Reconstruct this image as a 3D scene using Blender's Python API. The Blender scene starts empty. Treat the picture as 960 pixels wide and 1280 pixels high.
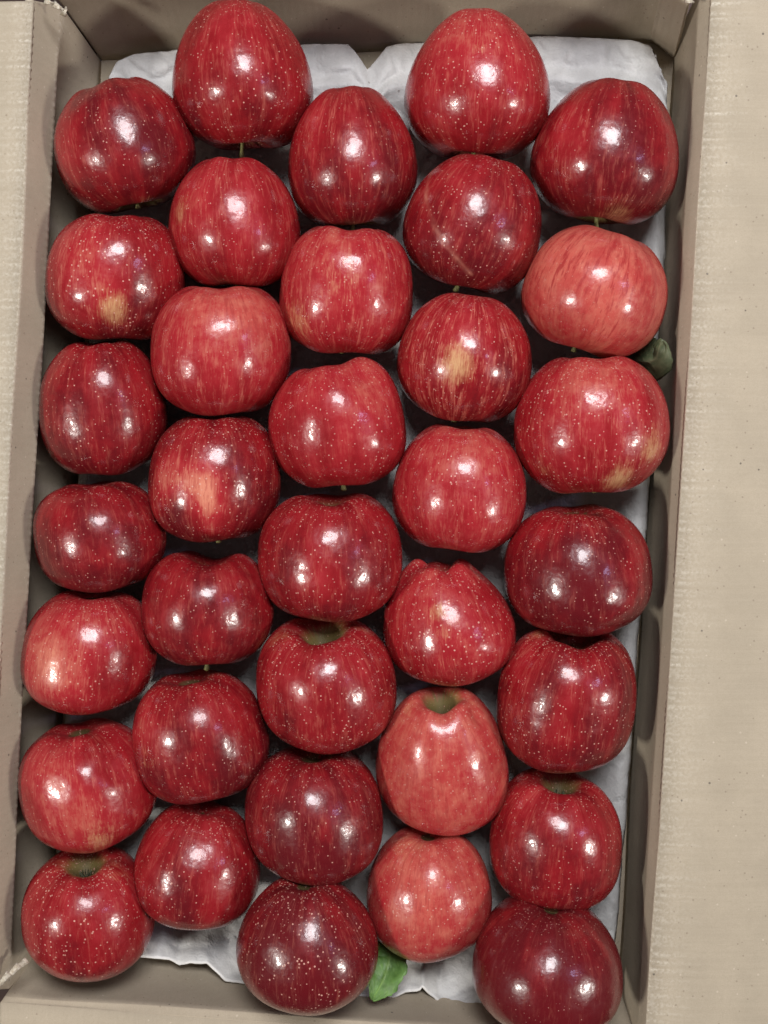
import bpy, math, random
import numpy as np
from mathutils import Vector, Matrix, noise

random.seed(7)
rng = np.random.RandomState(11)
SC = bpy.context.scene
COL = SC.collection

# ------------------------------------------------------------------ camera
D = 0.62            # metres from the lens down to the bottom of the box
F = 1268.0          # focal length in photo pixels (photo 960 x 1280)
CX, CY = 480.0, 640.0
cam_d = bpy.data.cameras.new("camera")
cam_d.sensor_fit = 'HORIZONTAL'
cam_d.sensor_width = 36.0
cam_d.lens = 36.0 * F / 960.0
cam_d.clip_start = 0.02
cam_d.clip_end = 20.0
cam_d.dof.use_dof = False
cam = bpy.data.objects.new("camera", cam_d)
cam.location = (0, 0, D)
COL.objects.link(cam)
SC.camera = cam

# ------------------------------------------------------------------ room light
world = bpy.data.worlds.new("World")
SC.world = world
world.use_nodes = True
bg = world.node_tree.nodes["Background"]
bg.inputs[0].default_value = (0.97, 0.97, 1.0, 1)
bg.inputs[1].default_value = 0.075

def area_lamp(name, loc, sx, sy, power, col, aim=(0, 0, 0.05), shape='RECTANGLE'):
    l = bpy.data.lights.new(name, 'AREA')
    l.shape = shape
    l.size = sx
    if shape in ('RECTANGLE', 'ELLIPSE'):
        l.size_y = sy
    l.energy = power
    l.color = col
    o = bpy.data.objects.new(name, l)
    o.location = loc
    o.rotation_euler = (Vector(aim) - Vector(loc)).to_track_quat('-Z', 'Y').to_euler()
    COL.objects.link(o)
    return o

area_lamp("ceiling_lamp", (0.10, 0.60, 1.22), 0.46, 0.36, 15.5, (0.96, 0.97, 1.0))
area_lamp("left_lamp", (-1.22, -0.42, 1.25), 0.19, 0.19, 14.0, (1.0, 0.97, 0.90), shape='DISK')
area_lamp("right_lamp", (1.38, -0.45, 1.05), 0.15, 0.24, 11.0, (1.0, 0.97, 0.90))
area_lamp("violet_lamp", (0.95, 0.18, 1.15), 0.09, 0.20, 1.0, (0.66, 0.60, 1.0))

SC.view_settings.view_transform = 'Standard'
SC.view_settings.look = 'None'
SC.view_settings.exposure = 0.0
SC.view_settings.gamma = 1.0
SC.view_settings.use_curve_mapping = False
SC.render.engine = 'CYCLES'
SC.cycles.max_bounces = 8
SC.cycles.diffuse_bounces = 3

# ------------------------------------------------------------------ helpers
def P(px, py, z=0.0):
    """A point at height z whose photo position is (px, py)."""
    k = (D - z) / F
    return ((px - CX) * k, (CY - py) * k, z)

def project(v):
    k = F / (D - v[:, 2])
    return CX + v[:, 0] * k, CY - v[:, 1] * k

def lerp(a, b, t):
    return a + (b - a) * t

def interp(pts, t):
    xs = [p[0] for p in pts]
    ys = [p[1] for p in pts]
    return float(np.interp(t, xs, ys))

def mesh_obj(name, verts, faces, mat=None, parent=None, smooth=True, attrs=None):
    me = bpy.data.meshes.new(name)
    me.from_pydata([tuple(map(float, v)) for v in verts], [], faces)
    if smooth:
        me.polygons.foreach_set("use_smooth", [True] * len(me.polygons))
    if attrs:
        for an, (kind, data) in attrs.items():
            a = me.attributes.new(an, kind, 'POINT')
            if kind == 'FLOAT':
                a.data.foreach_set("value", np.asarray(data, dtype=np.float32).ravel())
            else:
                a.data.foreach_set("vector", np.asarray(data, dtype=np.float32).ravel())
    me.update()
    if mat:
        me.materials.append(mat)
    o = bpy.data.objects.new(name, me)
    COL.objects.link(o)
    if parent is not None:
        o.parent = parent
    return o

def tag(o, label=None, cat=None, group=None, kind=None):
    if label: o["label"] = label
    if cat: o["category"] = cat
    if group: o["group"] = group
    if kind: o["kind"] = kind
    return o

class NT:
    """Terse node-tree builder."""
    def __init__(self, name):
        self.m = bpy.data.materials.new(name)
        self.m.use_nodes = True
        self.t = self.m.node_tree
        self.t.nodes.clear()
        self.out = self.t.nodes.new('ShaderNodeOutputMaterial')
        self.bsdf = self.t.nodes.new('ShaderNodeBsdfPrincipled')
        self.t.links.new(self.bsdf.outputs[0], self.out.inputs[0])
    def n(self, typ, **kw):
        nd = self.t.nodes.new(typ)
        for k, v in kw.items():
            setattr(nd, k, v)
        return nd
    def link(self, a, b):
        self.t.links.new(a, b)
    def put(self, sock, v):
        if isinstance(v, bpy.types.NodeSocket):
            self.link(v, sock)
        elif isinstance(v, (tuple, list)) and len(v) == 3 and sock.type == 'RGBA':
            sock.default_value = (*v, 1)
        else:
            sock.default_value = v
    def math(self, op, a, b=0.0, c=None, clamp=False):
        nd = self.n('ShaderNodeMath', operation=op, use_clamp=clamp)
        self.put(nd.inputs[0], a); self.put(nd.inputs[1], b)
        if c is not None: self.put(nd.inputs[2], c)
        return nd.outputs[0]
    def vmath(self, op, a, b=None, scale=None):
        nd = self.n('ShaderNodeVectorMath', operation=op)
        self.put(nd.inputs[0], a)
        if b is not None: self.put(nd.inputs[1], b)
        if scale is not None: self.put(nd.inputs['Scale'], scale)
        return nd.outputs['Value'] if op in ('LENGTH', 'DOT_PRODUCT') else nd.outputs[0]
    def n_z(self, v):
        nd = self.n('ShaderNodeSeparateXYZ'); self.link(v, nd.inputs[0])
        return nd.outputs[2]
    def mix(self, f, a, b, mode='MIX'):
        nd = self.n('ShaderNodeMix', data_type='RGBA', blend_type=mode)
        self.put(nd.inputs[0], f); self.put(nd.inputs[6], a); self.put(nd.inputs[7], b)
        return nd.outputs[2]
    def ramp(self, v, lo, hi, a=0.0, b=1.0, smooth=True):
        nd = self.n('ShaderNodeMapRange', interpolation_type='SMOOTHSTEP' if smooth else 'LINEAR')
        self.put(nd.inputs[0], v)
        for i, x in enumerate((lo, hi, a, b)): self.put(nd.inputs[i + 1], x)
        return nd.outputs[0]
    def noise(self, vec, scale=1.0, detail=3.0, rough=0.5, dist=0.0):
        nd = self.n('ShaderNodeTexNoise')
        self.put(nd.inputs['Vector'], vec)
        nd.inputs['Scale'].default_value = scale
        nd.inputs['Detail'].default_value = detail
        nd.inputs['Roughness'].default_value = rough
        nd.inputs['Distortion'].default_value = dist
        return nd.outputs['Fac']
    def voro(self, vec, scale, feature='F1'):
        nd = self.n('ShaderNodeTexVoronoi', feature=feature)
        self.put(nd.inputs['Vector'], vec)
        nd.inputs['Scale'].default_value = scale
        return nd
    def attr(self, name, out='Fac'):
        nd = self.n('ShaderNodeAttribute', attribute_name=name)
        return nd.outputs[out]
    def bump(self, h, strength, dist, normal=None):
        nd = self.n('ShaderNodeBump')
        nd.inputs['Strength'].default_value = strength
        nd.inputs['Distance'].default_value = dist
        self.put(nd.inputs['Height'], h)
        if normal is not None: self.link(normal, nd.inputs['Normal'])
        return nd.outputs[0]

# ------------------------------------------------------------------ materials
def mat_cardboard(name, flute_axis, base=(0.435, 0.366, 0.276)):
    """flute_axis 0: corrugation lines run along x, 1: along y."""
    t = NT(name)
    obj = t.n('ShaderNodeTexCoord').outputs['Object']
    st = (14, 900, 300) if flute_axis == 0 else (900, 14, 300)
    sv = t.n('ShaderNodeMapping'); sv.inputs['Scale'].default_value = st
    t.link(obj, sv.inputs[0])
    fib = t.noise(sv.outputs[0], 1.0, 4, 0.6)
    sv2 = t.n('ShaderNodeMapping')
    sv2.inputs['Scale'].default_value = (5, 180, 60) if flute_axis == 0 else (180, 5, 60)
    t.link(obj, sv2.inputs[0])
    band = t.noise(sv2.outputs[0], 1.0, 2, 0.5)
    blot = t.noise(obj, 28.0, 4, 0.6)
    fine = t.noise(obj, 1500.0, 3, 0.7)
    pulp = t.noise(obj, 420.0, 3, 0.6)
    c = t.mix(t.ramp(blot, 0.3, 0.7), tuple(x * 0.93 for x in base), tuple(x * 1.05 for x in base))
    c = t.mix(t.ramp(fib, 0.35, 0.75, 0, 0.22), c, tuple(min(1, x * 1.15) for x in base))
    c = t.mix(t.ramp(band, 0.45, 0.7, 0, 0.14), c, (base[0] * .86, base[1] * .85, base[2] * .82))
    c = t.mix(t.ramp(fine, 0.35, 0.7, 0, 0.30), c, (base[0] * .74, base[1] * .72, base[2] * .68))
    c = t.mix(t.ramp(pulp, 0.5, 0.75, 0, 0.22), c, (base[0] * .82, base[1] * .80, base[2] * .78))
    # specks of dark and pale fibre pressed in the board
    v = t.voro(obj, 70.0)
    vf = t.math('LESS_THAN', v.outputs['Distance'], 0.045)
    c = t.mix(t.math('MULTIPLY', vf, 0.75), c, (0.10, 0.085, 0.07))
    v2 = t.voro(t.vmath('ADD', obj, (3.1, 2.2, 0.7)), 190.0)
    c = t.mix(t.math('MULTIPLY', t.math('LESS_THAN', v2.outputs['Distance'], 0.10), 0.45), c, (0.20, 0.15, 0.11))
    v3 = t.voro(t.vmath('ADD', obj, (7.1, 1.2, 3.7)), 120.0)
    c = t.mix(t.math('MULTIPLY', t.math('LESS_THAN', v3.outputs['Distance'], 0.07), 0.3), c, (0.72, 0.62, 0.50))
    worn = t.attr('worn')
    wn = t.math('MULTIPLY', worn, t.ramp(t.noise(obj, 600.0, 2, 0.6), 0.35, 0.65))
    c = t.mix(wn, c, (0.66, 0.60, 0.50))
    t.put(t.bsdf.inputs['Base Color'], c)
    t.bsdf.inputs['Roughness'].default_value = 0.82
    t.bsdf.inputs['Specular IOR Level'].default_value = 0.25
    ax = t.n('ShaderNodeSeparateXYZ'); t.link(obj, ax.inputs[0])
    fl = t.math('SINE', t.math('MULTIPLY', ax.outputs[1 if flute_axis == 0 else 0], 2 * math.pi / 0.0046))
    h = t.math('ADD', t.math('MULTIPLY', fl, 0.06), t.math('ADD', t.math('MULTIPLY', fine, 0.35), t.math('MULTIPLY', blot, 1.6)))
    h = t.math('ADD', h, t.math('MULTIPLY', fib, 0.25))
    t.link(t.bump(h, 0.55, 0.0006), t.bsdf.inputs['Normal'])
    return t.m

M_CARD_X = mat_cardboard("cardboard_side", 0)
M_CARD_Y = mat_cardboard("cardboard_end", 1)

def mat_tray():
    t = NT("moulded_paper_pulp")
    obj = t.n('ShaderNodeTexCoord').outputs['Object']
    blot = t.noise(obj, 40.0, 4, 0.6)
    crum = t.noise(obj, 130.0, 4, 0.6, 0.6)
    fine = t.noise(obj, 900.0, 3, 0.6)
    c = t.mix(t.ramp(blot, 0.3, 0.7), (0.45, 0.44, 0.43), (0.60, 0.59, 0.575))
    c = t.mix(t.ramp(fine, 0.4, 0.7, 0, 0.25), c, (0.42, 0.41, 0.395))
    c = t.mix(t.attr('rim'), c, (0.76, 0.74, 0.72))
    v = t.voro(obj, 60.0)
    c = t.mix(t.math('MULTIPLY', t.math('LESS_THAN', v.outputs['Distance'], 0.05), 0.6), c, (0.2, 0.17, 0.15))
    t.put(t.bsdf.inputs['Base Color'], c)
    t.bsdf.inputs['Roughness'].default_value = 0.55
    h = t.math('ADD', t.math('MULTIPLY', crum, 1.0), t.math('MULTIPLY', fine, 0.15))
    t.link(t.bump(h, 0.5, 0.0018), t.bsdf.inputs['Normal'])
    return t.m
M_TRAY = mat_tray()

def mat_simple(name, a, b, scale, rough=0.6, bump=0.3, bd=0.0005, spec=0.5):
    t = NT(name)
    obj = t.n('ShaderNodeTexCoord').outputs['Object']
    nz = t.noise(obj, scale, 4, 0.6)
    t.put(t.bsdf.inputs['Base Color'], t.mix(t.ramp(nz, 0.3, 0.7), a, b))
    t.bsdf.inputs['Roughness'].default_value = rough
    t.bsdf.inputs['Specular IOR Level'].default_value = spec
    t.link(t.bump(nz, bump, bd), t.bsdf.inputs['Normal'])
    return t.m

M_GROUND = mat_simple("brown_tabletop", (0.050, 0.020, 0.013), (0.095, 0.040, 0.026), 40, 0.5)
M_STEM = mat_simple("green_brown_stem", (0.15, 0.14, 0.045), (0.27, 0.26, 0.09), 500, 0.6)
M_CALYX = mat_simple("dry_calyx", (0.05, 0.05, 0.03), (0.13, 0.14, 0.07), 700, 0.8)

def mat_leaf(name, a, b):
    t = NT(name)
    obj = t.n('ShaderNodeTexCoord').outputs['Object']
    nz = t.noise(obj, 160, 4, 0.6)
    vein = t.attr('vein')
    c = t.mix(t.ramp(nz, 0.3, 0.7), a, b)
    c = t.mix(t.math('MULTIPLY', vein, 0.55), c, (b[0] * 2.0, b[1] * 1.6, b[2] * 1.8))
    t.put(t.bsdf.inputs['Base Color'], c)
    t.bsdf.inputs['Roughness'].default_value = 0.5
    t.link(t.bump(t.math('ADD', vein, t.math('MULTIPLY', nz, 0.6)), 0.5, 0.0006), t.bsdf.inputs['Normal'])
    return t.m

def mat_apple(i, tone, streak, dots, ground):
    """tone 0 maroon .. 1 light red; streak 0..1; dots 0..1.5; ground 0..1 how much yellow-green shows at the ends."""
    t = NT("apple_skin")
    obj = t.n('ShaderNodeTexCoord').outputs['Object']
    sk = t.attr('skin_dir', 'Vector')
    pale = t.attr('pale')
    gold = t.attr('gold')
    endg = t.attr('endgreen')
    calx = t.attr('calyx_side')
    sd = (i * 3.17, i * 1.73, i * 2.31)
    # streaks follow the meridians
    m1 = t.n('ShaderNodeMapping'); m1.inputs['Scale'].default_value = (14, 14, 2.4); m1.inputs['Location'].default_value = sd
    t.link(sk, m1.inputs[0])
    s1 = t.noise(m1.outputs[0], 1.0, 3, 0.65, 0.25)
    m2 = t.n('ShaderNodeMapping'); m2.inputs['Scale'].default_value = (46, 46, 6.5); m2.inputs['Location'].default_value = sd
    t.link(sk, m2.inputs[0])
    s2 = t.noise(m2.outputs[0], 1.0, 3, 0.7, 0.3)
    m3 = t.n('ShaderNodeMapping'); m3.inputs['Scale'].default_value = (2.2, 2.2, 0.9); m3.inputs['Location'].default_value = sd
    t.link(sk, m3.inputs[0])
    big = t.noise(m3.outputs[0], 1.0, 2, 0.5)
    o2 = t.vmath('ADD', obj, sd)
    mott = t.noise(o2, 130.0, 4, 0.65)
    dark = (0.120, 0.0050, 0.0085)
    deep = (0.250, 0.0080, 0.0120)
    red = (0.365, 0.0180, 0.0250)
    lite = (0.530, 0.098, 0.074)
    gld = (0.600, 0.360, 0.170)
    tn = t.math('ADD', tone, t.math('MULTIPLY', t.math('SUBTRACT', big, 0.5), 0.75))
    tn = t.math('ADD', tn, t.math('MULTIPLY', t.math('SUBTRACT', s1, 0.5), 0.28 * (0.3 + streak)))
    tn = t.math('ADD', tn, t.math('MULTIPLY', t.math('SUBTRACT', mott, 0.5), 0.38))
    tn = t.math('ADD', tn, t.math('MULTIPLY', pale, 0.6))
    tn = t.math('ADD', tn, t.math('MULTIPLY', t.n_z(sk), 0.12))  # paler toward the calyx: blush, plus light from above put into the colour
    c = t.mix(t.ramp(tn, 0.0, 0.35), dark, deep)
    c = t.mix(t.ramp(tn, 0.25, 0.65), c, red)
    c = t.mix(t.ramp(tn, 0.60, 1.25), c, lite)
    # pale streaks between the red ones
    st = t.ramp(t.math('ADD', t.math('MULTIPLY', s1, 0.5), t.math('MULTIPLY', s2, 0.5)), 0.49, 0.68)
    sa = t.math('ADD', 0.02 + 0.62 * streak, t.math('MULTIPLY', pale, 0.55), clamp=True)
    sa = t.math('MULTIPLY', sa, t.ramp(mott, 0.25, 0.55, 0.35, 1.0))
    c = t.mix(t.math('MULTIPLY', st, sa), c, (0.62, 0.220, 0.150))
    # sun-shaded skin fades to a pale peach
    c = t.mix(t.ramp(t.math('ADD', pale, t.math('MULTIPLY', t.math('SUBTRACT', s2, 0.5), 1.2)), 0.75, 1.5, 0, 0.85), c, (0.72, 0.300, 0.190))
    c = t.mix(t.math('MULTIPLY', t.ramp(tn, 0.45, 0.95), t.ramp(t.math('ADD', t.math('MULTIPLY', mott, .5), t.math('MULTIPLY', s2, .5)), 0.42, 0.62, 0.0, 0.50)), c, (0.60, 0.200, 0.130))
    # and finer red stripes run over the lighter skin
    rs_ = t.ramp(t.math('ADD', t.math('MULTIPLY', s2, 0.45), t.math('MULTIPLY', s1, 0.55)), 0.47, 0.60)
    lt = t.ramp(tn, 0.5, 1.0)
    c = t.mix(t.math('MULTIPLY', t.math('MULTIPLY', rs_, lt), 0.50 + 0.40 * streak), c, (0.33, 0.014, 0.020))
    # yellow ground colour where the red is thin
    gm = t.math('ADD', gold, t.math('MULTIPLY', t.math('SUBTRACT', t.math('ADD', t.math('MULTIPLY', s2, .6), t.math('MULTIPLY', mott, .4)), 0.5), 1.8))
    gm = t.math('MULTIPLY', t.ramp(gm, 0.30, 1.25, 0, 0.9), t.ramp(gold, 0.02, 0.25))
    c = t.mix(gm, c, gld)
    # ends
    eg = t.math('ADD', t.math('MULTIPLY', endg, 1.25 * ground), t.math('MULTIPLY', t.math('SUBTRACT', s1, 0.5), 0.8))
    c = t.mix(t.math('MULTIPLY', t.ramp(eg, 0.45, 1.0), t.ramp(endg, 0.0, 0.3)), c, (0.240, 0.185, 0.060))
    c = t.mix(t.ramp(t.attr('deep'), 0.2, 0.9), c, (0.085, 0.060, 0.022))  # brown cavity bottom, with the shade inside the hollow painted in
    # lenticels
    wob = t.noise(o2, 60.0, 1, 0.5)
    v = t.voro(o2, 385.0)
    dsz = t.math('ADD', 0.120, t.math('MULTIPLY', wob, 0.16 * dots))
    d1 = t.math('SUBTRACT', dsz, v.outputs['Distance'])
    d1 = t.ramp(d1, 0.0, 0.13)
    v2 = t.voro(t.vmath('ADD', o2, (1.3, 4.1, 2.2)), 560.0)
    d2 = t.ramp(t.math('SUBTRACT', t.math('MULTIPLY', t.math('ADD', calx, 0.35 * max(0, dots - .6)), 0.25), v2.outputs['Distance']), 0.0, 0.10)
    dd = t.math('MAXIMUM', t.math('MULTIPLY', d1, min(1, 0.45 + 0.5 * dots)), t.math('MULTIPLY', d2, 0.85 * min(1, dots + .2)))
    c = t.mix(t.math('MULTIPLY', dd, t.ramp(t.noise(o2, 260.0, 1, 0.5), 0.3, 0.6, 0.45, 1.0)), c, (0.64, 0.33, 0.26))
    # scars, russet
    sc = t.attr('scar')
    c = t.mix(t.math('MULTIPLY', sc, t.ramp(mott, 0.3, 0.6, 0.35, 0.75)), c, (0.45, 0.16, 0.11))
    t.put(t.bsdf.inputs['Base Color'], c)
    rg = t.ramp(mott, 0.3, 0.7, 0.23, 0.34)
    rg = t.math('ADD', rg, t.math('MULTIPLY', dd, 0.15))
    rg = t.math('ADD', rg, t.math('MULTIPLY', sc, 0.25))
    rg = t.math('ADD', rg, t.math('MULTIPLY', endg, 0.45), clamp=True)
    t.put(t.bsdf.inputs['Roughness'], rg)
    t.bsdf.inputs['Specular IOR Level'].default_value = 0.5
    t.bsdf.inputs['IOR'].default_value = 1.45
    t.put(t.bsdf.inputs['Coat Weight'], t.math('SUBTRACT', 0.32, t.math('MULTIPLY', endg, 0.6), clamp=True))
    t.bsdf.inputs['Coat Roughness'].default_value = 0.10
    t.bsdf.inputs['Subsurface Weight'].default_value = 0.0
    waves = t.noise(o2, 62.0, 3, 0.5)
    peel = t.noise(o2, 900.0, 2, 0.5)
    h = t.math('ADD', t.math('MULTIPLY', waves, 1.0), t.math('ADD', t.math('MULTIPLY', peel, 0.045), t.math('MULTIPLY', dd, 0.03)))
    nb = t.bump(h, 0.62, 0.0014)
    t.link(nb, t.bsdf.inputs['Normal'])
    t.link(nb, t.bsdf.inputs['Coat Normal'])
    return t.m

# ------------------------------------------------------------------ ground under the box
gv = [(-2.2, -2.2, -0.006), (2.2, -2.2, -0.006), (2.2, 2.2, -0.006), (-2.2, 2.2, -0.006)]
tag(mesh_obj("tabletop_surface", gv, [(0, 1, 2, 3)], M_GROUND), kind='structure')

# ------------------------------------------------------------------ cardboard box
H = 0.078
FLOOR = dict(TL=(128, 78), TR=(846, 56), BR=(776, 1236), BL=(64, 1180))
RIM = dict(TL=(72, 4), TR=(868, -16), BR=(796, 1304), BL=(-2, 1248))
box = bpy.data.objects.new("cardboard_box", None)
COL.objects.link(box)
tag(box, "open brown corrugated cardboard box with flaps folded outward, holding all the apples", "box")

# floor board
fv = []
for z in (0.0, -0.004):
    for k in ('TL', 'TR', 'BR', 'BL'):
        x, y, _ = P(*FLOOR[k], 0)
        fv.append((x * 1.02, y * 1.02, z))
mesh_obj("base", fv, [(0, 3, 2, 1), (4, 5, 6, 7), (0, 1, 5, 4), (1, 2, 6, 5), (2, 3, 7, 6), (3, 0, 4, 7)], M_CARD_Y, box, smooth=False)

def board(name, rows, n, mat, thick, worn_rows=(), crease=None, bulge=0.0, out=(0, 0), wav=0.0, parent=box, seed=0, ext=(0, 0)):
    """A bent cardboard sheet. rows: list of (pointA, pointB) 3-D ends of each fold line; n samples along."""
    verts, worn = [], []
    subs = []
    # subdivide between fold rows
    for i in range(len(rows) - 1):
        k = max(2, int(12))
        for j in range(k):
            subs.append((i + j / k, j == 0 and i > 0))
    subs.append((len(rows) - 1, False))
    for s, is_fold in subs:
        i = min(int(s), len(rows) - 2); f = s - i
        a = Vector(rows[i][0]).lerp(Vector(rows[i + 1][0]), f)
        b = Vector(rows[i][1]).lerp(Vector(rows[i + 1][1]), f)
        for j in range(n + 1):
            t = j / n
            p = a.lerp(b, t)
            w = noise.noise(Vector((t * 5 + seed, s * 0.7, 1.3))) * wav
            e = min(1.0, t / 0.07, (1 - t) / 0.07)
            bl = bulge * e * e * (3 - 2 * e) * math.sin(math.pi * min(1.0, s) ** 0.9) if s < 1 else 0.0
            p.x += out[0] * (w + bl)
            p.y += out[1] * (w + bl)
            near = min(abs(s - q) for q in worn_rows) if worn_rows else 9
            if near < 0.12:
                L = (Vector(rows[i][0]) - Vector(rows[i][1])).length
                ph = t * L / 0.0046 * 2 * math.pi
                tick = (0.5 + 0.5 * math.sin(ph)) ** 2
                jit = noise.noise(Vector((t * L * 700, s * 3 + seed, 5.1)))
                p.z += (tick * 0.00035 + jit * 0.0005) * (1 - near / 0.12)
                p.x += (tick - .5) * 0.0002 * (1 - near / 0.12)
                worn.append((1 - near / 0.12) * (0.45 + 0.55 * tick) * (0.5 + jit))
            else:
                worn.append(0.0)
            verts.append(p)
    m = len(subs)
    faces = []
    for r in range(m - 1):
        for j in range(n):
            q = r * (n + 1) + j
            faces.append((q, q + 1, q + n + 2, q + n + 1))
    o = mesh_obj(name, verts, faces, mat, parent, attrs={'worn': ('FLOAT', worn)})
    sm = o.modifiers.new("thickness", 'SOLIDIFY')
    sm.thickness = thick
    sm.offset = -1.0
    return o

def edge(pa, za, pb, zb):
    return (P(pa[0], pa[1], za), P(pb[0], pb[1], zb))

# right wall: floor line, shoulder, top fold; then the flap
R0 = edge((842, 52), 0, (771, 1240), 0)
R1 = edge((874, -14), 0.057, (796, 1300), 0.057)
HR = 0.070
R2 = edge((892, -40), HR, (808, 1304), HR)
board("wall", [R0, R1, R2], 520, M_CARD_X, 0.004, worn_rows=(2.0,), bulge=0.003, out=(1, 0), wav=0.0015, seed=1)
R2b = edge((892.5, -40), HR + .0004, (808.5, 1304), HR + .0004)
R3 = edge((1270, -60), 0.062, (1200, 1330), 0.062)
board("flap", [R2b, R3], 420, M_CARD_X, 0.004, worn_rows=(0.0,), wav=0.0, seed=4)

# left wall
L0 = edge((62, 1182), 0, (128, 78), 0)
L1 = edge((10, 1236), 0.054, (77, 8), 0.054)
L2 = edge((-22, 1238), H, (41, 0), H)
board("wall", [L0, L1, L2], 520, M_CARD_X, 0.004, worn_rows=(1.0, 2.0), bulge=0.0125, out=(-1, 0), wav=0.0015, seed=2)
L2b = edge((-22.5, 1238), H + .0004, (40.5, 1), H + .0004)
L3 = edge((-330, 1250), 0.068, (-300, 8), 0.068)
board("flap", [L2b, L3], 420, M_CARD_X, 0.004, worn_rows=(0.0,), seed=5)

# back wall (top of the photo)
T0 = edge((128, 76), 0, (846, 54), 0)
T1 = edge((58, -20), 0.068, (872, -38), 0.068)
T2 = edge((52, -36), H, (880, -54), H)
T3 = edge((44, -350), 0.074, (890, -370), 0.074)
board("wall", [T0, T1, T2], 360, M_CARD_Y, 0.004, worn_rows=(2.0,), bulge=0.009, out=(0, 1), wav=0.0015, seed=3)
T2b = edge((52, -36.5), H + .0004, (880, -54.5), H + .0004)
board("flap", [T2b, T3], 300, M_CARD_Y, 0.004, seed=6)

# front wall (bottom of the photo)
B0 = edge((772, 1226), 0, (62, 1166), 0)
B1 = edge((797, 1302), 0.058, (6, 1244), 0.058)
B2 = edge((798, 1313), 0.061, (0, 1253), 0.061)
B3 = edge((800, 1640), 0.052, (-8, 1600), 0.052)
board("wall", [B0, B1, B2], 360, M_CARD_Y, 0.004, worn_rows=(), bulge=0.004, out=(0, -1), wav=0.0015, seed=8)
B2b = edge((798, 1313.5), 0.0613, (0, 1253.5), 0.0613)
board("flap", [B2b, B3], 300, M_CARD_Y, 0.004, seed=9)

# glued tab in the back right corner
G0 = edge((812, 50), 0.004, (842, 72), 0.004)
G1 = edge((828, -16), 0.066, (860, 2), 0.066)
board("corner_tab", [G0, G1], 40, M_CARD_Y, 0.003, wav=0.0006, out=(0, 1), seed=12)

# torn liner shreds at the two left corners
def shred(px, py, z, lx, ly, seed):
    vs, fs = [], []
    n = 9
    for j in range(n + 1):
        t = j / n
        for s in (-1, 1):
            w = 4.2 * (1 - 0.75 * t) * (1 + 0.5 * noise.noise(Vector((t * 9, seed, s))))
            a = math.atan2(ly, lx)
            x = px + lx * t - math.sin(a) * w * s + 1.5 * noise.noise(Vector((t * 6, seed + 3, 0)))
            y = py + ly * t + math.cos(a) * w * s
            vs.append(P(x, y, z + 0.003 * math.sin(t * 3) + 0.001 * noise.noise(Vector((t * 7, s, seed)))))
    for j in range(n):
        fs.append((2 * j, 2 * j + 1, 2 * j + 3, 2 * j + 2))
    o = mesh_obj("torn_edge", vs, fs, M_CARD_X, box, attrs={'worn': ('FLOAT', [0.8] * len(vs))})
    sm = o.modifiers.new("thickness", 'SOLIDIFY'); sm.thickness = 0.0008
shred(66, 4, 0.078, 14, 9, 1); shred(78, 20, 0.074, 5, -12, 2); shred(55, 1, 0.079, 12, 3, 3)
shred(34, 1200, 0.066, -28, 22, 4); shred(24, 1206, 0.070, -26, 28, 5); shred(12, 1216, 0.076, -18, 20, 6)
shred(856, -1, 0.070, 12, 4, 7)

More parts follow.
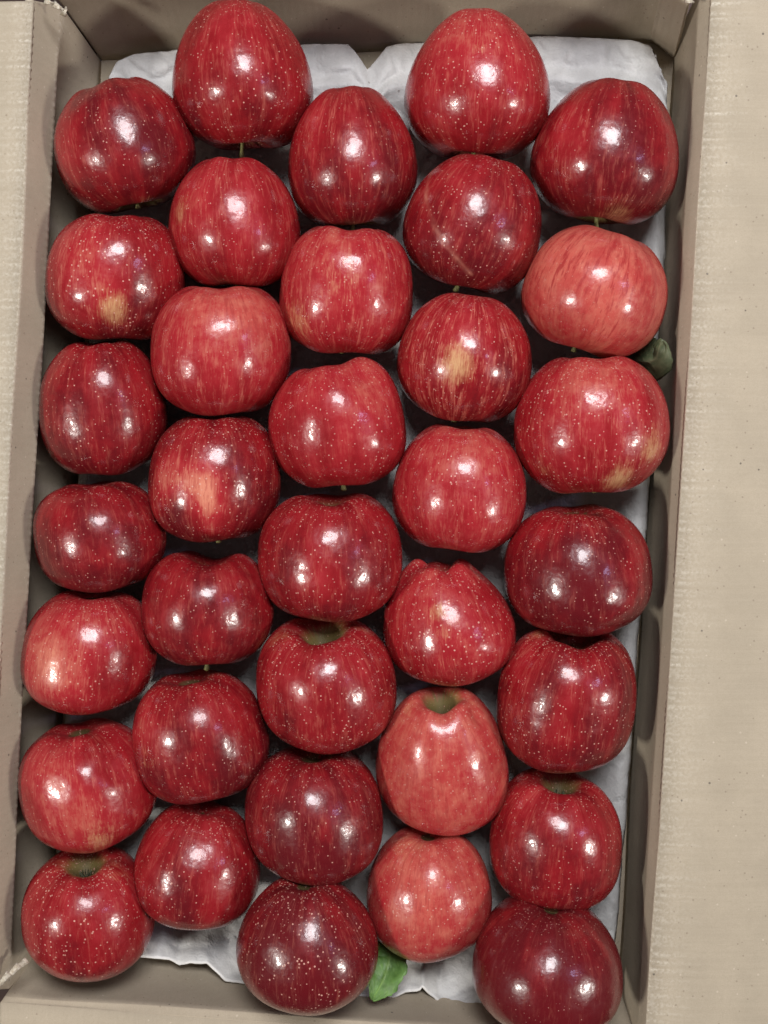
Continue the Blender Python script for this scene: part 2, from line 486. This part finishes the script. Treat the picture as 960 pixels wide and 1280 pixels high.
# ------------------------------------------------------------------ apples
# bbox in the photo (x0,y0,x1,y1); rot: lean of the calyx end, degrees clockwise from image-up; taper; n squareness;
# cd calyx cavity depth; sl shoulder slope; pitch: calyx end lifted towards the lens, degrees; dz extra height
def A(box, rot=0, taper=.12, n=2.25, cd=.16, sl=0, pitch=0, dz=0, tone=.35, streak=.4, dots=.8, ground=.6,
      patches=(), scars=(), label="", stem=.84, lob=.017, calyx=False, dents=(), gr=.022):
    return dict(locals())
G, PL = 'gold', 'pale'
APPLES = [
 A((215,-2,392,188), 0, .20, 2.15, .05, gr=0, lob=.008, tone=.30, stem=1.05, streak=.35, dots=1.1, patches=[(300,40,40,.25,PL)],
   label="tall egg-shaped dark red apple against the back wall, left of the topmost two"),
 A((67,96,245,268), -14, .10, 2.3, .14, sl=-.05, tone=.22, streak=.25, dots=.9, ground=.9, patches=[(80,190,30,.5,PL),(185,262,26,.5,G)],
   label="dark glossy apple nearest the back left corner of the box, with sparse pale dots"),
 A((360,107,522,285), -3, .20, 2.15, .08, gr=.01, lob=.012, tone=.22, streak=.4, dots=.7, ground=1.0, patches=[(395,150,40,.45,PL),(440,276,24,.9,G)],
   label="dark red apple with greenish brown lower end, below the notch in the tray's back edge"),
 A((505,10,688,200), 2, .22, 2.15, .05, gr=0, lob=.008, tone=.40, streak=.45, dots=1.2, patches=[(596,40,46,.45,PL),(600,60,14,.5,G)],
   label="large egg-shaped freckled red apple against the back wall, right of the topmost two"),
 A((662,97,849,281), 8, .15, 2.15, .06, gr=0, lob=.01, tone=.20, stem=1.05, streak=.35, dots=.6, ground=.9, patches=[(700,170,38,.5,PL),(770,270,30,.7,G)],
   label="big dark glossy apple nearest the back right corner of the box"),
 A((210,196,376,358), 0, .12, 2.3, .07, gr=.01, tone=.38, streak=.55, dots=.7, ground=.9, patches=[(228,262,24,.6,G),(240,240,30,.4,PL)],
   label="red apple with a yellowish streaked left side, directly below the left topmost apple"),
 A((503,192,677,368), 14, .12, 2.25, .06, gr=0, lob=.01, tone=.24, streak=.35, dots=1.0, scars=[(541,212),(532,245),(544,290),(570,325),(590,342)], patches=[(560,215,26,.3,PL)],
   label="dark red apple with a long thin curved scar down its left side"),
 A((56,267,232,425), 2, .05, 2.5, .08, tone=.28, streak=.35, dots=1.3, ground=.9, patches=[(85,320,38,.7,PL),(142,388,22,.95,G),(120,370,28,.5,PL)],
   label="red apple densely dotted on the left with a pale tan patch near its lower end"),
 A((349,282,516,443), 3, .06, 2.6, .14, gr=.045, tone=.48, streak=.75, dots=.9, ground=.9, patches=[(372,400,32,.6,G),(425,345,34,.45,G),(410,360,50,.3,PL)],
   label="streaked pinkish red apple with yellow showing at its middle and lower left"),
 A((651,281,835,449), 18, .06, 2.3, .08, gr=.012, lob=.012, tone=.85, streak=.8, dots=.5, patches=[(700,320,50,.4,PL)],
   label="light pinkish red striped apple by the right wall, dark leaf under its lower right"),
 A((188,357,364,520), 0, .04, 2.4, .12, tone=.46, streak=.7, dots=.6, patches=[(275,385,60,.6,PL),(320,390,40,.3,PL)],
   label="round apple with pale pink streaks fanning over its top and darker red below"),
 A((496,366,665,528), 8, .10, 2.15, .05, gr=0, lob=.01, tone=.32, streak=1.0, dots=.9, ground=.8, patches=[(568,452,26,.95,G),(560,440,44,.35,PL)],
   label="dark striped apple with a yellow patch in its middle"),
 A((48,425,210,594), -3, .10, 2.4, .13, tone=.24, streak=.3, dots=1.0, ground=.7,
   label="even dark crimson apple, third from the top along the left wall"),
 A((335,446,508,610), -6, .05, 2.5, .16, gr=.05, dents=[(456,468,20,.0028)], sl=-.09, stem=1.05, tone=.46, streak=.25, dots=1.0, patches=[(450,480,40,.2,PL)],
   label="bright glossy red apple with a dip in its right shoulder and a stem below"),
 A((642,445,838,617), -4, .06, 2.3, .12, sl=.03, tone=.42, streak=.5, dots=1.3, ground=1.0, patches=[(745,480,46,.6,PL),(775,600,26,.9,G),(720,610,28,.9,G),(815,560,24,.8,G),(680,585,20,.5,G)],
   label="wide apple by the right wall with a yellow-green crescent along its lower edge"),
 A((185,520,351,678), 0, .07, 2.5, .10, tone=.22, streak=.35, dots=1.2, patches=[(205,600,22,1.0,PL),(236,602,20,.95,PL),(262,600,16,.8,PL),(260,632,17,1.1,PL),(262,660,10,.7,PL),(194,640,10,.7,PL),(220,612,22,.35,G)],
   label="dark red apple with a large pale orange sunburn patch on its left half"),
 A((490,530,658,691), 4, .10, 2.4, .10, tone=.50, streak=.55, dots=1.0, patches=[(575,560,44,.4,PL)],
   label="evenly pinkish red apple with one tall bright highlight, right above the orange gold-dotted apple"),
 A((41,601,208,741), -4, .03, 2.5, .10, tone=.22, streak=.3, dots=.9,
   label="low wide dark crimson apple, fourth from the top along the left wall"),
 A((322,616,503,778), 0, .05, 2.5, .16, gr=.055, dents=[(414,622,16,.0028)], tone=.27, streak=.3, dots=1.1, patches=[(400,730,30,.3,PL)],
   label="dark glossy crimson apple at the centre of the box, stem touching its notched top"),
 A((630,630,816,796), -3, .08, 2.5, .12, dents=[(735,640,16,.0022)], tone=.16, streak=.2, dots=.9, patches=[(700,645,40,.3,PL)],
   label="purplish dark apple by the right wall with a large broken white highlight"),
 A((177,688,342,832), 0, .03, 2.4, .20, gr=.20, stem=1.05, pitch=4, tone=.24, streak=.3, dots=.8, ground=.8, patches=[(330,800,20,.6,G)], 
   label="heart-shaped dark red apple with a deep notch in the middle of its top"),
 A((479,698,645,858), -6, .24, 2.2, .16, gr=.10, dents=[(551,708,13,.0045),(505,725,14,.002)], sl=.12, tone=.48, streak=.5, dots=1.4, patches=[(548,765,14,.8,G),(560,780,34,.4,G),(560,820,40,.3,G)], lob=.05,
   stem=1.4, label="orange-red apple with gold dots and a bumpy narrow top bearing two pale scratches", scars=[(588,706),(598,722)]),
 A((25,736,196,894), 4, .10, 2.5, .10, tone=.38, streak=.4, dots=1.0, patches=[(55,820,38,.9,PL),(75,850,30,.6,PL),(120,780,30,.4,PL)],
   label="apple with light pinkish left flank and darker right, fifth down the left wall"),
 A((320,768,496,943), 0, .08, 2.55, .32, gr=.10, pitch=19, tone=.33, streak=.4, dots=1.1, ground=1.15, patches=[(350,795,24,.55,G),(455,785,20,.5,G)], calyx=True,
   label="red apple with yellow-green edges round a shadowed cavity, below the central apple"),
 A((620,780,796,967), 2, .05, 2.5, .26, gr=.08, pitch=13, tone=.22, streak=.35, dots=1.2, ground=1.0, patches=[(650,820,30,.4,PL),(670,792,16,.6,G)],
   label="tall dark red apple with olive rim at its top, fourth up along the right wall"),
 A((165,836,337,1006), -8, .08, 2.5, .14, tone=.23, streak=.35, dots=.9, patches=[(180,910,26,.8,PL),(185,950,20,.4,G)],
   label="dark glossy apple with an orange streaked left flank, below the heart-shaped one"),
 A((469,858,636,1045), -2, .24, 2.5, .34, gr=.10, dents=[(597,892,13,.0028)], pitch=21, tone=.72, streak=.5, dots=.9, ground=1.1, patches=[(510,885,24,.5,G),(590,880,24,.4,G),(545,960,60,.3,PL)], calyx=True,
   label="light coral red pear-shaped apple with a green stem knob in its open top"),
 A((22,897,197,1067), -6, .03, 2.4, .12, dents=[(100,935,16,.0016),(140,960,14,.0012),(75,985,16,.001)], tone=.38, streak=.5, dots=.8, patches=[(110,1035,40,.8,PL),(125,1050,26,.7,G),(60,980,28,.5,PL)],
   label="apple with wrinkled white highlights and mottled pale lower part, sixth down the left wall"),
 A((306,930,479,1108), 0, .06, 2.5, .12, tone=.13, streak=.3, dots=.8, patches=[(400,1040,20,.25,PL)],
   label="maroon apple with a faint red glow in its middle, above the freckled maroon one"),
 A((611,960,778,1141), 4, .08, 2.4, .22, gr=.05, pitch=12, tone=.26, streak=.35, dots=.9, ground=.9, patches=[(660,985,26,.3,PL),(722,980,14,.5,G)], calyx=True,
   label="red apple with a green dimple in its top, second from bottom along the right wall"),
 A((165,998,326,1163), 8, .16, 2.3, .08, tone=.30, streak=.35, dots=1.0, patches=[(190,1040,24,.3,PL)],
   label="crimson apple with widely spaced pale dots, bare white tray showing right below it"),
 A((458,1030,615,1204), 0, .12, 2.25, .10, tone=.72, streak=.5, dots=1.0, patches=[(510,1060,36,.5,G),(530,1120,50,.25,PL)],
   label="light coral apple with orange shoulders, just right of the freckled maroon apple"),
 A((26,1055,194,1228), 0, .08, 2.4, .24, gr=.06, pitch=15, dz=.004, tone=.33, streak=.35, dots=1.2, ground=1.1, patches=[(75,1080,24,.5,G),(140,1085,30,.5,G)], calyx=True,
   label="red apple with an orange top, nearest the front left corner of the box"),
 A((295,1090,473,1270), 0, .22, 2.2, .10, dz=.018, tone=.08, streak=.3, dots=1.25, patches=[(370,1262,26,.3,G),(440,1262,20,.3,G)],
   label="maroon apple thickly freckled with fine pale dots, at the front wall beside the green leaf"),
 A((590,1112,779,1302), 4, .12, 2.3, .10, dz=.014, tone=.04, streak=.15, dots=.5,
   label="smooth plum purple apple cut off by the bottom of the picture"),
]

NA, NP = 88, 60
phi = np.linspace(0, 2 * np.pi, NA, endpoint=False)
uu = np.linspace(0, np.pi, NP)
UU, PH = np.meshgrid(uu, phi, indexing='ij')

def apple_surface(a, R, h, seed):
    e = 2.0 / a['n']
    s, c = np.sin(UU), np.cos(UU)
    rho = np.abs(s) ** e
    zz = np.sign(c) * np.abs(c) ** e
    # axial taper: the stem end is broad, the calyx end narrow
    w = 1 - a['taper'] * zz - 0.10 * a['taper'] * 2 * (zz ** 2 - .3)
    rho = rho * w
    q1, q2, q3 = [float(x) for x in np.random.RandomState(seed).uniform(0, 6.28, 3)]
    st = np.random.RandomState(seed + 99).uniform(.8, 1.2, 4)
    r0 = np.abs(s) ** e
    cal = np.clip(zz, 0, 1)
    stm = np.clip(-zz, 0, 1)
    zz = zz - cal ** .5 * (zz > 0) * a['cd'] * 1.35 * np.exp(-(r0 / 0.31) ** 2) \
            + (zz < 0) * .30 * np.exp(-(r0 / 0.24) ** 2)
    zz = zz - (zz > 0) * 0.06 * a['cd'] / .14 * np.exp(-(r0 / 0.13) ** 2)
    zz = zz - (zz > 0) * a['gr'] * np.exp(-((r0 * np.cos(PH) - .12 * np.sin(q3)) / .30) ** 2) * np.exp(-(r0 / .75) ** 4)
    lobes = np.cos(5 * PH + q1)
    zz = zz + (zz > 0) * a['lob'] * lobes * np.exp(-((r0 - .52) / .22) ** 2) * st[0]
    zz = zz - (zz < 0) * .020 * np.cos(3 * PH + q3) * np.exp(-((r0 - .5) / .25) ** 2)
    rho = rho * (1 + .010 * lobes * (0.4 + cal) * st[1] + .014 * np.cos(2 * PH + q2) + .007 * np.cos(3 * PH + q3))
    rho = rho * (1 + .012 * np.cos(PH + q1 + 2.2 * c) + .009 * np.cos(2 * PH + q3 - 3 * c) + .006 * np.cos(3 * PH + q2 + 4 * c))
    x = rho * np.cos(PH)
    y = rho * np.sin(PH) * 0.975
    zz = zz + a['sl'] * x * np.clip(zz + .3, 0, 1) * 1.3
    x = x + .03 * np.sin(q2) * zz
    y = y + .02 * np.cos(q2) * zz
    v = np.stack([x * R, y * R, zz * h], -1).reshape(-1, 3)
    return v

def frame(rot, pitch):
    """Local z (calyx end) -> photo-up leaned by rot, lifted by pitch; local y -> towards the lens."""
    r, p = math.radians(rot), math.radians(pitch)
    zax = Vector((math.sin(r) * math.cos(p), math.cos(r) * math.cos(p), math.sin(p)))
    up = Vector((0, 0, 1))
    yax = (up - zax * up.dot(zax)).normalized()
    xax = yax.cross(zax)
    return np.array([xax, yax, zax]).T      # columns

faces = []
for r in range(NP - 1):
    for j in range(NA):
        k = (j + 1) % NA
        faces.append((r * NA + j, (r + 1) * NA + j, (r + 1) * NA + k, r * NA + k))

fruit = []
for i, a in enumerate(APPLES):
    x0, y0, x1, y1 = a['box']
    px, py = (x0 + x1) / 2, (y0 + y1) / 2
    R = (x1 - x0) / 2 * 0.575 / F
    h = (y1 - y0) / 2 * 0.575 / F
    Mx = frame(a['rot'], a['pitch'] if a['pitch'] > 0 else (13 if py < 520 else 8))
    for it in range(14):
        zc = 0.0075 + R * 0.98 + a['dz']
        c = np.array(P(px, py, zc))
        v = apple_surface(a, R, h, 100 + i) @ Mx.T + c
        u_, v_ = project(v)
        # only the outline above the equator of view counts, the rest projects inside it anyway
        bx0, bx1, by0, by1 = u_.min(), u_.max(), v_.min(), v_.max()
        px += ((x0 + x1) - (bx0 + bx1)) / 2
        py += ((y0 + y1) - (by0 + by1)) / 2
        sw, sh = (x1 - x0) / (bx1 - bx0), (y1 - y0) / (by1 - by0)
        R *= 1 + (sw - 1) * .8
        h *= 1 + (sh - 1) * .8
    a['R'], a['h'], a['c'], a['M'] = R, h, c, Mx
    fruit.append((c, R, h, Mx))
    print("apple %d R=%.4f h=%.4f ratio %.2f c=%s bbox %.0f %.0f %.0f %.0f want %s" % (i, R, h, h / R, np.round(c, 3), bx0, by0, bx1, by1, a['box']))

def tube(name, pts, rads, mat, parent, seg=8):
    vs, fs = [], []
    n = len(pts)
    for i, p in enumerate(pts):
        d = (Vector(pts[min(i + 1, n - 1)]) - Vector(pts[max(i - 1, 0)])).normalized()
        a = d.orthogonal().normalized(); b = d.cross(a)
        if i: 
            a = (pa - d * pa.dot(d)).normalized(); b = d.cross(a)
        pa = a
        for k in range(seg):
            t = 2 * math.pi * k / seg
            vs.append(Vector(p) + (a * math.cos(t) + b * math.sin(t)) * rads[i])
    for i in range(n - 1):
        for k in range(seg):
            l = (k + 1) % seg
            fs.append((i * seg + k, i * seg + l, (i + 1) * seg + l, (i + 1) * seg + k))
    fs.append(tuple(range(seg))[::-1]); fs.append(tuple((n - 1) * seg + k for k in range(seg)))
    return mesh_obj(name, vs, fs, mat, parent)

for i, a in enumerate(APPLES):
    R, h, c, Mx = a['R'], a['h'], a['c'], a['M']
    loc = apple_surface(a, R, h, 100 + i)
    wv = loc @ Mx.T + c
    u_, v_ = project(wv)
    for (qx, qy, r_, dep) in a['dents']:
        toward = ((wv - c) @ (np.array([0, 0, D]) - c)) > 0
        p0 = loc[int(np.argmin((u_ - qx) ** 2 + (v_ - qy) ** 2 + np.where(toward, 0, 1e6)))]
        g = np.exp(-(np.linalg.norm(loc - p0, axis=1) / (r_ * 0.575 / F)) ** 2)
        loc = loc - (p0 / np.linalg.norm(p0)) * (g * dep)[:, None]
    wv = loc @ Mx.T + c
    u_, v_ = project(wv)
    # facing normal estimate: keep the vertices on the lens side
    face_cam = ((wv - c) @ (np.array([0, 0, D]) - c)) > 0
    pale = np.zeros(len(loc)); gold = np.zeros(len(loc)); scar = np.zeros(len(loc))
    def surf(px, py):
        d = (u_ - px) ** 2 + (v_ - py) ** 2 + np.where(face_cam, 0, 1e6)
        return loc[int(np.argmin(d))]
    for (qx, qy, r, s, kind) in a['patches']:
        p0 = surf(qx, qy)
        rr = r * 0.575 / F
        d = np.linalg.norm((loc - p0) * np.array([1, 1, .8]), axis=1)
        g = s * np.exp(-(d / rr) ** 2)
        if kind == PL: pale = np.maximum(pale, 0) + g
        else: gold = np.maximum(gold, g)
    if len(a['scars']) > 1:
        pts = [surf(*q) for q in a['scars']]
        for p0, p1 in zip(pts[:-1], pts[1:]):
            ab = p1 - p0
            t = np.clip(((loc - p0) @ ab) / (ab @ ab + 1e-12), 0, 1)
            d = np.linalg.norm(loc - (p0 + t[:, None] * ab), axis=1)
            scar = np.maximum(scar, np.exp(-(d / 0.0012) ** 2))
    zz = loc[:, 2] / h
    rr = np.hypot(loc[:, 0], loc[:, 1]) / R
    skin = np.stack([np.cos(PH).ravel(), np.sin(PH).ravel(), zz], -1)
    endg = np.exp(-(rr / np.where(zz < 0, .42, .36)) ** 2) * np.where(zz < 0, 1.15, .95 if a['calyx'] else .6)
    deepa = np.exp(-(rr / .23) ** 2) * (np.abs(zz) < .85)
    calx = np.clip((zz - .35) / .6, 0, 1) ** 1.2
    me_attrs = {'skin_dir': ('FLOAT_VECTOR', skin), 'pale': ('FLOAT', pale), 'gold': ('FLOAT', gold),
                'endgreen': ('FLOAT', endg), 'calyx_side': ('FLOAT', calx), 'deep': ('FLOAT', deepa), 'scar': ('FLOAT', scar)}
    mat = mat_apple(i + 1, (a['tone'] - .3) * 1.2 + .27, a['streak'], a['dots'], a['ground'])
    o = mesh_obj("apple", loc, faces, mat, attrs=me_attrs)
    o.matrix_world = Matrix.Translation(Vector(c)) @ Matrix(Mx.tolist()).to_4x4()
    tag(o, a['label'], "apple", "apples packed in columns on the tray")
    rs = random.Random(i)
    # stem from the bottom of its cavity
    zb = -h * (1 - .30)
    L = h * rs.uniform(.31, .40) * a['stem']
    bx, by = rs.uniform(-.05, .05) * R, rs.uniform(-.02, .08) * R
    pts = [(0, 0, zb + .002), (bx * .2, by * .2, zb - L * .35), (bx * .6, by * .5, zb - L * .7), (bx, by, zb - L * .97), (bx, by, zb - L)]
    tube("stem", pts, [.0015, .0011, .0011, .0017, .0009], M_STEM, o)
    if a['calyx']:
        vs, fs = [], []
        zc = h * (1 - a['cd'] * 1.35 - .03 * 0 - 0.06 * a['cd'] / .14) + .0008
        for k in range(10):
            t = k / 10 * 2 * math.pi
            tip = .0052 if k % 2 == 0 else .0044
            b = len(vs)
            vs += [(math.cos(t - .3) * .0016, math.sin(t - .3) * .0016, zc), (math.cos(t + .3) * .0016, math.sin(t + .3) * .0016, zc),
                   (math.cos(t + .1) * tip * .7, math.sin(t + .1) * tip * .7, zc + .0026), (math.cos(t) * tip * .55, math.sin(t) * tip * .55, zc + .0048)]
            fs += [(b, b + 1, b + 2), (b + 1, b + 3, b + 2)]
        b = len(vs); vs.append((0, 0, zc + .0006))
        for k in range(10): fs.append((b, k * 4, k * 4 + 1))
        mesh_obj("calyx", vs, fs, M_CALYX, o)

# ------------------------------------------------------------------ moulded tray
Lx = [(0, 136), (.03, 133), (.5, 95), (1, 66)]
Rx = [(0, 824), (.02, 834), (.19, 832), (.33, 820), (.50, 808), (.62, 797), (.73, 789), (.885, 774), (1, 764)]
TOPY = [(0, 96), (.015, 76), (.045, 68), (.12, 63), (.37, 55), (.435, 55), (.450, 66), (.470, 88), (.490, 72), (.505, 58), (.54, 54), (.80, 45), (.95, 50), (.985, 58), (1, 84)]
BOTY = [(0, 1186), (.16, 1196), (.21, 1200), (.225, 1207), (.245, 1202), (.275, 1204), (.29, 1212), (.31, 1226), (.40, 1235), (.575, 1247), (.61, 1246), (.63, 1240), (.655, 1239),
        (.662, 1232), (.675, 1243), (.70, 1255), (.75, 1260), (.85, 1266), (1, 1262)]
NU, NV = 230, 330
def edge_noise(t, s, amp):
    return amp * (noise.noise(Vector((t * 22, s, 0))) + .5 * noise.noise(Vector((t * 70, s, 3))))
tv, rim = [], []
Cs = np.array([f[0] for f in fruit]); Rs = np.array([f[1] for f in fruit]); Hs = np.array([f[2] for f in fruit])
AX = np.array([f[3][:, 2] for f in fruit]); XA = np.array([f[3][:, 0] for f in fruit])
for iv in range(NV + 1):
    v = iv / NV
    for iu in range(NU + 1):
        u = iu / NU
        px = lerp(interp(Lx, v) + edge_noise(v, 1, 1.5), interp(Rx, v) + edge_noise(v, 2, 2.0), u)
        py = lerp(interp(TOPY, u) + edge_noise(u, 3, 1.5), interp(BOTY, u) + edge_noise(u, 4, 2.5), v)
        du = min(u, 1 - u) * 700; dv = v * 1150; db = (1 - v) * 1150
        z = 0.0045 + 0.0115 * math.exp(-(min(du, 999) / 45) ** 2)
        if du < 12: z -= 0.005 * (1 - du / 12) ** 2
        # flat flange at the back, then a raised ridge
        if dv < 36: z = 0.0125 + 0.001 * math.sin(dv / 36 * math.pi)
        elif dv < 50: z = lerp(0.0125, 0.016, (dv - 36) / 14)
        elif dv < 110: z = max(z, lerp(0.016, 0.006, (dv - 50) / 60))
        if dv < 70:
            z += 0.005 * math.exp(-((u - .47) / .05) ** 2) * math.exp(-((dv - 36) / 22) ** 2)
        if db < 90: z = lerp(z, 0.030, (1 - db / 90) ** 1.2)
        rg_ = abs(noise.noise(Vector((px * .022, py * .022, 9.1))))
        z += 0.0022 * noise.noise(Vector((px * .03, py * .03, 2.2))) - 0.0012 * math.exp(-(rg_ / .05) ** 2) + 0.0008 * noise.noise(Vector((px * .09, py * .09, 7)))
        x, y, _ = P(px, py, z)
        dx = x - Cs[:, 0]; dy = y - Cs[:, 1]
        la = (dx * AX[:, 0] + dy * AX[:, 1]) / Hs
        lc = (dx * XA[:, 0] + dy * XA[:, 1]) / Rs
        d2 = np.abs(la) ** 2.2 + np.abs(lc) ** 2.2
        bot = Cs[:, 2] - (Rs + .0006) * np.sqrt(np.clip(1.0 - d2 * .97, 0, 1)) - 0.0012
        bot = np.where(d2 < 1.0, bot, 1.0)
        z = min(z, max(float(bot.min()), 0.0035))
        tv.append((x, y, z))
        e = min(dv, db)
        rim.append(max(0.0, 1 - e / 4.0) * .9)
tf = []
for r in range(NV):
    for j in range(NU):
        q = r * (NU + 1) + j
        tf.append((q, q + NU + 1, q + NU + 2, q + 1))
tray = mesh_obj("tray", tv, tf, M_TRAY, attrs={'rim': ('FLOAT', rim)})
sm = tray.modifiers.new("thickness", 'SOLIDIFY'); sm.thickness = 0.0012; sm.offset = -1
tag(tray, "greyish white moulded paper tray with torn edges lying in the box beneath the apples", "tray")

# ------------------------------------------------------------------ leaves
def leaf(spine, widths, mat, label, fold=.35, roll=0.0, side=(0, 1, 0), seed=0):
    """spine: 3-D points from stalk to tip; widths: half width at each, metres."""
    n, m = 26, 10
    vs, vein = [], []
    sp = [Vector(p) for p in spine]
    def at(t):
        x = t * (len(sp) - 1); i = min(int(x), len(sp) - 2)
        return sp[i].lerp(sp[i + 1], x - i)
    for i in range(n + 1):
        t = i / n
        p = (at(max(0, t - .08)) + at(t) + at(min(1, t + .08))) / 3
        d = (at(min(1, t + .05)) - at(max(0, t - .05))).normalized()
        sd = Vector(side); sd = (sd - d * sd.dot(d)).normalized()
        nm = d.cross(sd)
        w = interp([(k / (len(widths) - 1), q) for k, q in enumerate(widths)], t)
        for j in range(-m, m + 1):
            s = j / m
            ser = 1 + (.06 * math.sin(t * 75) if abs(j) == m else 0)
            q = p + sd * (s * w * ser) + nm * (abs(s) ** 1.3 * w * fold + .0016 * noise.noise(Vector((t * 5, s * 2, seed))) + roll * s * w)
            vs.append(q)
            vv = math.exp(-(s / .07) ** 2) + .55 * max(0, math.cos((t * 9 - abs(s) * 1.6) * 2 * math.pi)) ** 8
            vein.append(min(1, vv))
    fs = []
    W = 2 * m + 1
    for i in range(n):
        for j in range(W - 1):
            q = i * W + j
            fs.append((q, q + 1, q + W + 1, q + W))
    o = mesh_obj("leaf", vs, fs, mat, attrs={'vein': ('FLOAT', vein)})
    s_ = o.modifiers.new("thickness", 'SOLIDIFY'); s_.thickness = 0.0004
    tag(o, label, "leaf")
    return o

leaf([P(478, 1172, .030), P(488, 1195, .040), P(480, 1225, .048), P(464, 1252, .050)], [.003, .009, .0125, .008, .001],
     mat_leaf("fresh_leaf", (0.070, 0.150, 0.030), (0.130, 0.260, 0.060)),
     "bright green leaf sticking out beside the freckled maroon apple at the front of the box", fold=.25, side=(1, .2, 0), seed=1)
leaf([P(770, 440, .018), P(796, 452, .036), P(818, 452, .048), P(828, 422, .055)], [.006, .014, .013, .009, .002],
     mat_leaf("dull_leaf", (0.055, 0.075, 0.035), (0.110, 0.130, 0.065)),
     "dull dark green folded leaf tucked between the light striped apple and the right wall", fold=.5, side=(.3, -1, .2), seed=2)
